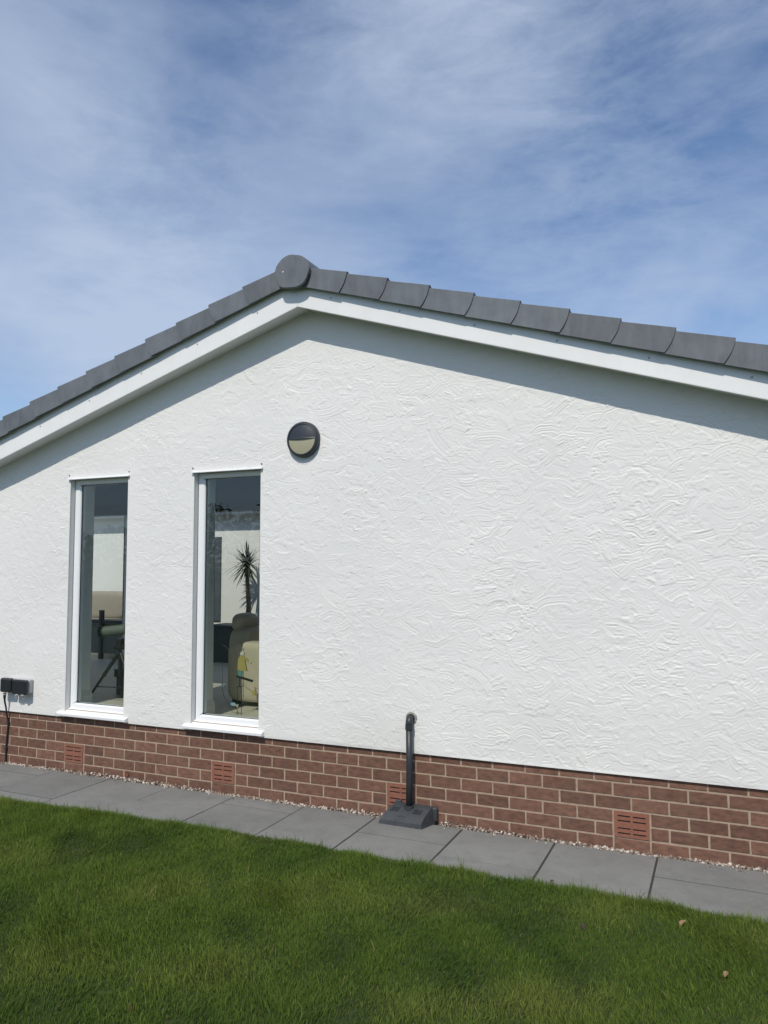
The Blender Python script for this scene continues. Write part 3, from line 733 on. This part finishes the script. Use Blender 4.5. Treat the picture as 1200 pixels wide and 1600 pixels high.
obj('ceiling_beam', cat(*[box(-2.2, 1.6, y, y+.1, zbar(-2.2)-.0, zbar(-2.2)+.10) for y in ()] or [under(-.9, AX, 2.62, .8, .9)]), M['beam'], house)
# wall returns beside the windows with skirting
for x0, x1, zh in OPEN:
    # timber lining face of the return
    obj('window_return', cat(box(x0-.06, x0-.004, .1001, .272, ZF, zh), box(x1+.004+.02, x1+.06, .1001, .272, ZF, zh)), M['interior'], house)
    sk = prism([(.2, ZF+.004), (.292, ZF+.004), (.292, ZF+.085), (.284, ZF+.10), (.286, ZF+.108), (.278, ZF+.125), (.2, ZF+.125)], 'x', x0-.5, x0+.012)
    sk = cat(box(x0-.004, x0+.012, .11, .291, ZF+.004, ZF+.085, .002), box(x0-.004, x0+.008, .11, .287, ZF+.085, ZF+.105, .002), box(x0-.004, x0+.005, .11, .284, ZF+.105, ZF+.125, .002))
    obj('skirting_board', sk, M['skirting'], house)
patio = obj('patio', box(-9, 4, YR+.2, 3.7, ZF-.3, ZF), M['floor']); tag(patio, kind='structure')
# neighbouring wing behind
wing = thing('house_wing', (-2.5, 3.7, ZF), 'plain white house wall seen through the two tall windows behind the garden sofa', 'house')
obj('wall', box(-9, 4, 3.7, 3.9, ZF-.3, 2.62), M['render'], wing)
obj('fascia', box(-9, 4, 3.53, 3.55, 2.425, 2.50, .003), M['upvc'], wing)
obj('soffit', box(-9, 4, 3.55, 3.70, 2.45, 2.46), M['upvc'], wing)
obj('roof', ([(-9, 3.44, 2.50), (4, 3.44, 2.50), (4, 6.0, 3.2), (-9, 6.0, 3.2), (-9, 8.6, 2.5), (4, 8.6, 2.5)], [(0, 1, 2, 3), (3, 2, 5, 4), (0, 3, 4), (1, 5, 2), (0, 4, 5, 1)]), M['tile'], wing)
bw = obj('window', box(-1.60, -1.02, 3.685, 3.699, .95, 2.12), M['blind'], wing)
for k in range(6): obj('blind_slat', box(-1.595+k*.097, -1.51+k*.097, 3.678, 3.684, .96, 2.10), M['blind'], bw)

# ================================================================== WALL LAMP
lc = Vector((2.425, -.02, 2.693)); R_ = .139
lamp = thing('wall_lamp', lc, 'round dark grey eyelid bulkhead light with cream lower half, right of the taller window', 'wall light')
obj('housing', rev([(R_, -.0), (R_, -.03), (R_-.003, -.040), (R_-.010, -.047), (R_-.022, -.050), (R_-.024, -.042), (.0005, -.042)], lc, 'y', 56), M['lampbody'], lamp)
# lens: half disc, slightly domed, below; eyelid hood above
def half(r, z0, upper, y0, dome, n=26):
    V = []; F = []; rows = 10
    for j in range(rows+1):
        t = j/rows; z = (z0+(r-z0)*t) if upper else (z0+(-r-z0)*t); hw = math.sqrt(max(r*r-z*z, 0))
        for k in range(n+1):
            u = -1+2*k/n; x = hw*u; d = dome*(1-(x*x+z*z)/(r*r)); V.append((lc.x+x, y0-d, lc.z+z))
    for j in range(rows):
        for k in range(n): a = j*(n+1)+k; F.append((a, a+1, a+n+2, a+n+1))
    return V, F
obj('diffuser', half(R_-.0205, .006, False, lc.y-.0425, .010), M['diffuser'], lamp, smooth=True)
hv, hf = half(R_-.0205, .0, True, lc.y-.0445, .020)
nrow = 27; o_n = len(hv)
hv = list(hv)+[(x, lc.y-.0425, z) for (x, y, z) in hv[:nrow]]; hf = list(hf)+[(k, k+1, o_n+k+1, o_n+k) for k in range(nrow-1)]
obj('hood', (hv, hf), M['lampbody'], lamp, smooth=True)

# ================================================================== OUTDOOR SOCKET + CABLE
sk = thing('outdoor_socket', (-.53, -.02, .64), 'black and grey weatherproof double socket on the white wall left of the windows', 'socket')
obj('back_box', cat(box(-.545, -.372, -.068, -.021, .578, .702, .008), box(-.675, -.560, -.062, -.021, .590, .700, .008)), M['boxgrey'], sk)
obj('lid', box(-.549, -.368, -.112, -.069, .570, .700, .012), M['black'], sk)
obj('lid', box(-.690, -.557, -.118, -.063, .580, .706, .013), M['black'], sk)
obj('lid_catch', cat(box(-.50, -.47, -.106, -.080, .560, .571, .002), box(-.43, -.40, -.106, -.080, .560, .571, .002)), M['boxgrey'], sk)
for x in (-.665, -.515, -.425):
    obj('cable_gland', cat(rev([(.016, -.012), (.016, .0), (.014, .004)], (x, -.078, .566), 'z', 12), rev([(.007, -.034), (.011, -.012)], (x, -.078, .566), 'z', 12)), M['boxgrey'], sk)
cb = thing('power_cable', (-.70, -.02, .2), 'black cable clipped down the brickwork below the wall socket', 'cable')
obj('cable_run', tube([(-.665, -.078, .545), (-.668, -.072, .49), (-.675, -.05, .43), (-.685, -.034, .37), (-.690, -.014, .32), (-.686, -.011, .28), (-.690, -.011, .22), (-.698, -.011, .15), (-.703, -.011, .08), (-.706, -.011, .02), (-.704, -.013, -.04), (-.702, -.02, -.085)], [.0095, .0085]+[.0075]*10, 10), M['black'], cb)
for z, x in ((.285, -.687), (.055, -.704)): obj('clip', cat(box(x-.012, x+.014, -.020, .001, z-.006, z+.006, .002), rev([(.004, -.023), (.004, -.018)], (x+.014, 0, z), 'y', 8)), M['black'], cb)
obj('cable_boot', tube([(-.665, -.078, .548), (-.667, -.075, .515)], [.013, .010], 12), M['black'], cb)

# ================================================================== WASTE PIPE + GULLY COVER
pp = thing('waste_pipe', (3.305, -.02, .62), 'black plastic waste pipe coming out of the white wall down to the ground', 'pipe')
px0 = 3.308; R2 = .0235; yc = -.068
el = [(px0, -.016, .640), (px0, -.040, .640)]+[(px0, -.040-.028*math.sin(a), .612+.028*math.cos(a)) for a in [math.radians(d) for d in range(10, 91, 10)]]+[(px0, yc, .590)]
obj('elbow', tube(el, R2+.0022, 20), M['pipe'], pp, smooth=True)
obj('elbow_collar', cat(tube([(px0, yc, .603), (px0, yc, .568)], R2+.0048, 20), tube([(px0, -.030, .640), (px0, -.046, .640)], R2+.0065, 20)), M['pipe'], pp)
obj('pipe_run', tube([(px0, yc, .585), (px0+.001, yc, .3), (px0-.001, yc-.002, .0)], R2, 20), M['pipe'], pp, smooth=True)
# rough mortar ring round the hole
mv, mf = rev([(.030, .0), (.043, -.003), (.040, -.010), (.031, -.013), (.0255, -.012)], (px0, -.0195, .640), 'y', 28)
mv = [Vector(v)+Vector((random.uniform(-1, 1)*.0025, random.uniform(-1, 1)*.002, random.uniform(-1, 1)*.0025)) for v in mv]
obj('mortar_ring', (mv, mf), M['cement'], pp)
gc = thing('gully_cover', (3.30, -.09, ZS), 'dark grey slotted plastic drain cover at the foot of the black pipe', 'drain cover')
A = [Vector(v) for v in ((3.118, -.175, ZS+.002), (3.440, -.180, ZS+.002), (3.492, -.010, ZS+.002), (3.168, -.008, ZS+.002))]   # footprint
B = [Vector(v) for v in ((3.124, -.168, ZS+.030), (3.432, -.172, ZS+.030), (3.468, -.030, .048), (3.196, -.028, .052))]              # sloping top
def bil(u, v, d=0):
    p = (B[0]*(1-u)+B[1]*u)*(1-v)+(B[3]*(1-u)+B[2]*u)*v; bulge = .012*math.sin(math.pi*v)
    nrm = Vector((0, -.6, .8)); return p+nrm*(bulge*1.0-d)
us = [0, .04]; holes = set(); ul = [0, .03]
for c_ in range(4): a = .085+c_*.052; ul += [a, a+.022]
for c_ in range(4): a = .665+c_*.056; ul += [a, a+.022]
ul += [.97, 1]; vl = [0, .08, .2, .32, .42, .68, .80, .9, 1]
V = []; F = []
slot = lambda i, j: (2 <= i < 2+8*2-1+1) and (i % 2 == 0) and 2 <= i <= 16 and j in (4,)
for j in range(len(vl)-1):
    for i in range(len(ul)-1):
        u0, u1, v0, v1 = ul[i], ul[i+1], vl[j], vl[j+1]; sh = .0
        q = [(u0, v0), (u1, v0), (u1, v1), (u0, v1)]; o = len(V)
        if slot(i, j):
            V += [bil(*p) for p in q]+[bil(*p, .012) for p in q]
            F += [(o, o+1, o+5, o+4), (o+1, o+2, o+6, o+5), (o+2, o+3, o+7, o+6), (o+3, o, o+4, o+7), (o+4, o+5, o+6, o+7)]
        else: V += [bil(*p) for p in q]; F.append((o, o+1, o+2, o+3))
obj('slotted_top', (V, F), M['cover'], gc)
rim = []
N_ = 10
def strip(top, bot):
    V = list(top)+list(bot); n = len(top); return V, [(k, k+1, n+k+1, n+k) for k in range(n-1)]
tt = [k/N_ for k in range(N_+1)]
body = cat(strip([bil(u, 0) for u in tt], [A[0].lerp(A[1], u) for u in tt]), strip([bil(1, v) for v in tt], [A[1].lerp(A[2], v) for v in tt]),
           strip([bil(0, v) for v in tt], [A[0].lerp(A[3], v) for v in tt]), strip([bil(u, 1) for u in tt], [A[3].lerp(A[2], u) for u in tt]))
obj('skirt', body, M['cover'], gc)
# rear corner lugs and embossed plate
obj('lug', box(3.452, 3.500, -.040, -.004, ZS+.015, .040, .008), M['cover'], gc); obj('lug', box(3.186, 3.232, -.038, -.006, .030, .062, .008), M['cover'], gc)
obj('pipe_socket', tube([(px0-.001, yc-.002, .020), (px0-.001, yc-.002, .047)], R2+.010, 20), M['cover'], gc)
obj('emboss', ([bil(.36, .22, -.002), bil(.56, .22, -.002), bil(.58, .72, -.002), bil(.37, .72, -.002), bil(.36, .22, .002), bil(.56, .22, .002), bil(.58, .72, .002), bil(.37, .72, .002)], [(0, 1, 2, 3), (0, 1, 5, 4), (1, 2, 6, 5), (2, 3, 7, 6), (3, 0, 4, 7)]), M['cover'], gc)

# ================================================================== SMALL THINGS OUTSIDE
def leaf(name, x, y, z, L0, yaw, m, label, tilt=.5):
    V = []; F = []; n = 7
    for i in range(n+1):
        t = i/n; wd = L0*.32*math.sin(math.pi*min(1, t*.92+.05))
        for u in (-1, 0, 1): V.append(Vector((L0*(t-.5), u*wd, abs(u)*wd*.55+.12*L0*math.sin(3*t))))
    for i in range(n):
        for k in range(2): a = i*3+k; F.append((a, a+1, a+4, a+3))
    Mx = Matrix.Rotation(yaw, 3, 'Z') @ Matrix.Rotation(tilt, 3, 'Y'); V = [Mx@v+Vector((x, y, z)) for v in V]
    me = mesh(name, [v-Vector((x, y, z)) for v in V], F, m); o = link(name, me, None, (x, y, z)); mod = o.modifiers.new('thick', 'SOLIDIFY'); mod.thickness = .0012
    return tag(o, label, 'leaf')
leaf('fallen_leaf', 5.136, -1.017, -.035, .045, .6, M['leafdry'], 'curled tan dead leaf lying on the lawn towards its right side', -.7)
leaf('fallen_leaf', 4.685, -1.228, -.04, .038, 2.1, M['leafdark'], 'dark shrivelled leaf standing in the lawn below the last slab joints', -.9)
leaf('fallen_leaf', 5.327, -1.42, -.045, .035, 1.2, M['leafdry'], 'small brown leaf nearest the lower right corner of the lawn', -.3)
leaf('fallen_leaf', 4.43, -.70, -.062, .026, .3, M['leafdark'], 'tiny dark leaf on the paving edge beside the grass', -.2)
leaf('fallen_leaf', .712, -.018, -.030, .055, 1.2, M['leafred'], 'red brown pointed leaf standing in the pebbles under the left window', 1.35)
# grey pebble lying on the slab at far right
pv, pf = rev([(.004, -.006), (.011, -.003), (.012, .002), (.007, .007), (.001, .008)], (5.595, -.085, ZS+.006), 'z', 10)
tag(obj('pebble', ([Vector(v)+Vector((random.uniform(-1, 1)*.0015,)*3) for v in pv], pf), M['slab'], None, (5.595, -.085, ZS)), 'small grey pebble lying on the slab at the right edge', 'pebble')

# tall hedge added out of view behind the camera, for the window glass to mirror
def hedge():
    r = np.random.default_rng(3); n = 26000; x = r.uniform(-26, 13, n)
    top = 3.3+.5*np.sin(x*.55)+.35*np.sin(x*1.7+1)+.9*np.clip(np.sin(x*.31+2.2), 0, 1)
    z = -.15+(top+.15)*r.uniform(0, 1, n)**.8; y = -16+.9*r.normal(0, .5, n)*(1-.3*z/4)
    P = np.stack([x, y, z], -1); a = r.normal(0, 1, (n, 3)); a /= np.linalg.norm(a, axis=1)[:, None]; b = np.cross(a, r.normal(0, 1, (n, 3))); b /= np.linalg.norm(b, axis=1)[:, None]
    s_ = r.uniform(.06, .13, n)[:, None]; V = np.stack([P-a*s_, P+b*s_*.5, P+a*s_, P-b*s_*.5], 1).reshape(-1, 3); F = np.arange(n*4).reshape(-1, 4)
    hd = thing('mirror_hedge', (-6.5, -16, -.15), 'tall leafy hedge added out of view behind the camera for the window glass to mirror', 'hedge')
    me = npmesh('foliage', V-np.array((-6.5, -16, -.15)), F, M['hedge']); o = link('foliage', me, hd, (-6.5, -16, -.15)); tag(o, kind='stuff')
    obj('stem', cat(*[tube([(q, -16, -.2), (q+.1, -15.95, 1.4), (q, -16.05, 2.6)], [.06, .05, .02], 6) for q in np.arange(-25, 13, 1.3)]), M['trunk'], hd)
hedge()

# ================================================================== SEEN THROUGH THE WINDOWS
# spotting scope on tripod
sp = thing('spotting_scope', (.12, .55, ZF), 'sage green spotting scope on a black tripod behind the left window', 'telescope')
hx = Vector((.22, .42, 1.02))
a0 = Vector((.035, .38, 1.105)); a1 = Vector((.52, .50, 1.165)); ax = (a1-a0)
obj('barrel', tube([a0, a0+ax*.06, a0+ax*.061, a0+ax*.5, a0+ax*.55, a1], [.052, .052, .048, .046, .036, .034], 24), M['scope'], sp, smooth=False)
obj('lens_hood', tube([a0-ax*.03, a0+ax*.05], [.055, .055], 24), M['tripod'], sp)
obj('focus_ring', tube([a0+ax*.50, a0+ax*.58], [.050, .050], 24), M['tripod'], sp)
obj('eyepiece', tube([a1, a1+Vector((.05, .01, .05)), a1+Vector((.08, .02, .1))], [.03, .028, .03], 16), M['tripod'], sp)
obj('tripod_head', cat(box(hx.x-.03, hx.x+.03, hx.y-.03, hx.y+.03, .95, 1.05, .008), tube([hx+Vector((-.06, 0, -.05)), hx+Vector((.06, 0, -.05))], .022, 12), tube([hx+Vector((0, 0, -.02)), hx+Vector((.14, .1, -.16))], .009, 8)), M['tripod'], sp)
obj('centre_column', tube([(hx.x, hx.y, .96), (hx.x, hx.y, .70)], .014, 12), M['tripod'], sp)
top = Vector((hx.x, hx.y, .93))
for ft in (Vector((-.085, .335, ZF+.01)), Vector((.085, .60, ZF+.01)), Vector((.49, .36, ZF+.01))):
    lg = obj('leg', tube([top+(ft-top)*.04, top+(ft-top)*.5, top+(ft-top)*.501, ft], [.017, .017, .012, .012], 10), M['tripod'], sp)
    obj('foot', tube([top+(ft-top)*.93, ft+Vector((0, 0, -.008))], [.016, .018], 10), M['tripod'], lg)
    obj('spreader', tube([(hx.x, hx.y, .60), top+(ft-top)*.72], .005, 6), M['tripod'], sp)
# storage box
st = thing('storage_box', (.10, .82, ZF), 'blue grey storage box with a dark lid on the floor behind the tripod', 'box')
obj('body', box(-.12, .34, .74, 1.0, ZF, ZF+.17, .008), M['binblue'], st); obj('lid', box(-.135, .355, .725, 1.015, ZF+.171, ZF+.245, .006), M['beam'], st)
# armchair
ac = thing('armchair', (1.62, .95, ZF), 'beige leather armchair with a puffy headrest behind the taller window', 'armchair')
def puffy(x0, x1, y0, y1, z0, z1, p=4.0, n=14):
    V = []; F = []; c = ((x0+x1)/2, (y0+y1)/2, (z0+z1)/2); h = ((x1-x0)/2, (y1-y0)/2, (z1-z0)/2)
    sg = lambda v, e: math.copysign(abs(v)**e, v)
    for j in range(n+1):
        ph = -math.pi/2+math.pi*j/n
        for k in range(2*n):
            th = math.pi*k/n; e = 2/p
            V.append((c[0]+h[0]*sg(math.cos(ph), e)*sg(math.cos(th), e), c[1]+h[1]*sg(math.cos(ph), e)*sg(math.sin(th), e), c[2]+h[2]*sg(math.sin(ph), e)))
    for j in range(n):
        for k in range(2*n): F.append((j*2*n+k, j*2*n+(k+1) % (2*n), (j+1)*2*n+(k+1) % (2*n), (j+1)*2*n+k))
    return V, F
obj('arm', puffy(1.225, 2.05, .66, .90, ZF+.04, 1.035, 7), M['leather'], ac, smooth=True)
obj('arm', puffy(1.30, 2.05, 1.26, 1.46, ZF+.04, 1.02, 7), M['leather'], ac, smooth=True)
obj('backrest', puffy(1.10, 1.36, .84, 1.30, ZF+.08, 1.14, 5), M['leather'], ac, smooth=True)
obj('headrest', puffy(1.06, 1.25, .93, 1.22, 1.09, 1.27, 2.8), M['leather'], ac, smooth=True)
obj('seat', puffy(1.33, 2.03, .88, 1.28, ZF+.08, .88, 6), M['leather'], ac, smooth=True)
obj('seam', tube([(1.42, .6625, ZF+.09), (1.42, .6595, .75), (1.42, .6625, .98), (1.42, .70, 1.03)], .0035, 6), M['wicker'], ac)
for x in (1.30, 1.98):
    for y in (.74, 1.40): obj('leg', box(x-.03, x+.03, y-.03, y+.03, ZF, ZF+.06), M['frame_dark'], ac)
# garden sofa on the patio
gs = thing('garden_sofa', (-2.4, 3.2, ZF), 'dark framed wicker garden sofa with beige back cushions seen through the left window', 'sofa')
obj('frame', cat(box(-3.2, -3.16, 2.86, 2.92, ZF, 1.12), box(-2.41, -2.37, 2.86, 2.92, ZF, 1.12), box(-1.35, -1.30, 2.86, 2.92, ZF, 1.12), box(-3.2, -1.3, 2.87, 2.91, .95, .985), box(-3.2, -1.3, 3.5, 3.56, .95, 1.25)), M['frame_dark'], gs)
obj('wicker_panel', cat(box(-2.365, -1.355, 2.89, 2.91, .54, .90), box(-3.145, -2.425, 2.89, 2.91, .54, .90)), M['wicker'], gs)
obj('seat_cushion', puffy(-3.12, -1.36, 2.93, 3.48, .86, .985, 8), M['cushion'], gs, smooth=True)
for a, b in ((-3.10, -2.30), (-2.28, -1.86), (-1.84, -1.38)): obj('back_cushion', puffy(a, b, 3.2, 3.44, .97, 1.36, 5), M['cushion'], gs, smooth=True)
# potted palm
pc_ = Vector((-.36, 3.38, ZF)); pm = thing('potted_palm', pc_, 'spiky potted cordyline palm against the white wall beyond the taller window', 'plant')
obj('planter', box(-.86, .18, 3.18, 3.58, ZF, .945, .01), M['planter'], pm)
tp = [pc_+Vector((0, 0, .46)), pc_+Vector((.01, 0, .75)), pc_+Vector((-.015, 0, 1.05)), pc_+Vector((-.02, 0, 1.30))]
obj('trunk', tube(tp, [.042, .032, .028, .032], 10), M['trunk'], pm)
crown = tp[-1]+Vector((0, 0, -.03))
for k in range(110):
    az = random.uniform(0, 6.283); el = math.radians(random.choice([random.uniform(-55, 10), random.uniform(0, 60), random.uniform(30, 88)])); ln = random.uniform(.25, .36)
    dr_ = Vector((math.cos(az)*math.cos(el), math.sin(az)*math.cos(el), math.sin(el))); sd_ = dr_.cross(Vector((0, 0, 1))).normalized(); V = []; b0 = crown+Vector((0, 0, random.uniform(-.07, .05)))
    if dr_.y > .7: ln *= .6
    for i in range(5):
        t = i/4; p = b0+dr_*ln*t+Vector((0, 0, -.10*t*t*math.cos(el))); wd = .011*(1-t)**.6*(.6+.8*min(1, t*3)); V += [p-sd_*wd, p+sd_*wd+Vector((0, 0, .0015))]
    obj('frond', (V, [(2*i, 2*i+1, 2*i+3, 2*i+2) for i in range(4)]), M['palmleaf'], pm)
# painted fishing-girl ornament standing just inside the taller window
OY = .345
def fl_(poly, name, m, par, th=.012, y=OY): return obj(name, prism(poly, 'y', y-th/2, y+th/2), m, par)
og = thing('garden_ornament', (1.60, OY, ZF), 'painted wooden figure in a yellow dress fishing from wire stakes behind the taller window', 'ornament')
def O(u, v):   # little drawing grid of the ornament (units 1 px ~ 6.1 mm across, 5.1 mm up)
    return (1.585+(u-371)*.00665, ZF+.004+(1118-v)*.00545)
obj('stake', tube([(O(370, 1118)[0], OY, ZF), (O(370, 1076)[0], OY, O(370, 1076)[1])], .0022, 6), M['wire'], og)
obj('stake', tube([(O(376, 1118)[0], OY, ZF), (O(376, 1076)[0], OY, O(376, 1076)[1])], .0022, 6), M['wire'], og)
obj('crossbar', cat(tube([(O(368, 1076)[0], OY, O(0, 1076)[1]), (O(378, 1075)[0], OY, O(0, 1075)[1])], .003, 6), tube([(O(373, 1076)[0], OY, O(0, 1076)[1]), (O(373, 1062)[0], OY, O(0, 1062)[1])], .004, 6)), M['wire'], og)
fl_([O(368, 1061), O(392, 1067), O(393, 1064), O(369, 1058)], 'perch', M['wire'], og)
fl_([O(371, 1060), O(376, 1060), O(377, 1050), O(371, 1050)], 'legs', M['teal'], og)
fl_([O(370, 1050), O(384, 1051), O(380, 1031), O(375, 1027), O(371, 1031)], 'dress', M['yellow'], og, .016)
fl_([O(377, 1031), O(387, 1038), O(388, 1036), O(379, 1028)], 'sleeve', M['yellow'], og, .02)
fl_([O(386, 1038), O(389, 1039), O(390, 1036), O(387, 1035)], 'hand', M['cream'], og, .016)
fl_([O(374, 1027), O(379, 1027), O(380, 1023), O(377, 1020), O(374, 1023)], 'head', M['cream'], og, .016)
rod = obj('fishing_rod', tube([(O(373, 1030)[0], OY-.012, O(0, 1030)[1]), (O(348, 1012)[0], OY-.012, O(0, 1012)[1])], .0018, 6), M['wire'], og)
obj('line', tube([(O(348, 1012)[0], OY-.012, O(0, 1012)[1]), (O(348, 1072)[0], OY-.012, O(0, 1072)[1])], .0010, 5), M['wire'], rod)
obj('curved_wire', tube([(O(a, b)[0], OY-.005, O(a, b)[1]) for a, b in ((347, 1078), (349, 1090), (354, 1099), (360, 1105), (369, 1106))], .0020, 6), M['wire'], og)
def fish(u, v, s, ang_, m, m2):
    c, s_ = math.cos(ang_), math.sin(ang_)
    T = lambda a, b: O(u+s*(a*c-b*s_), v-s*(a*s_+b*c))
    f = fl_([T(-5, 0), T(-3, 2), T(0, 2.6), T(3, 1.6), T(5, 0), T(3, -1.6), T(0, -2.6), T(-3, -2)], 'fish', m, og)
    fl_([T(4.4, 0), T(8, 3), T(7, 0), T(8, -3)], 'tail', m2, f)
fish(347.5, 1074, .65, 1.7, M['skyblue'], M['cream']); fish(364, 1103, .95, -.25, M['skyblue'], M['cream']); fish(395, 1083, 1.1, 1.3, M['yellow'], M['pink'])
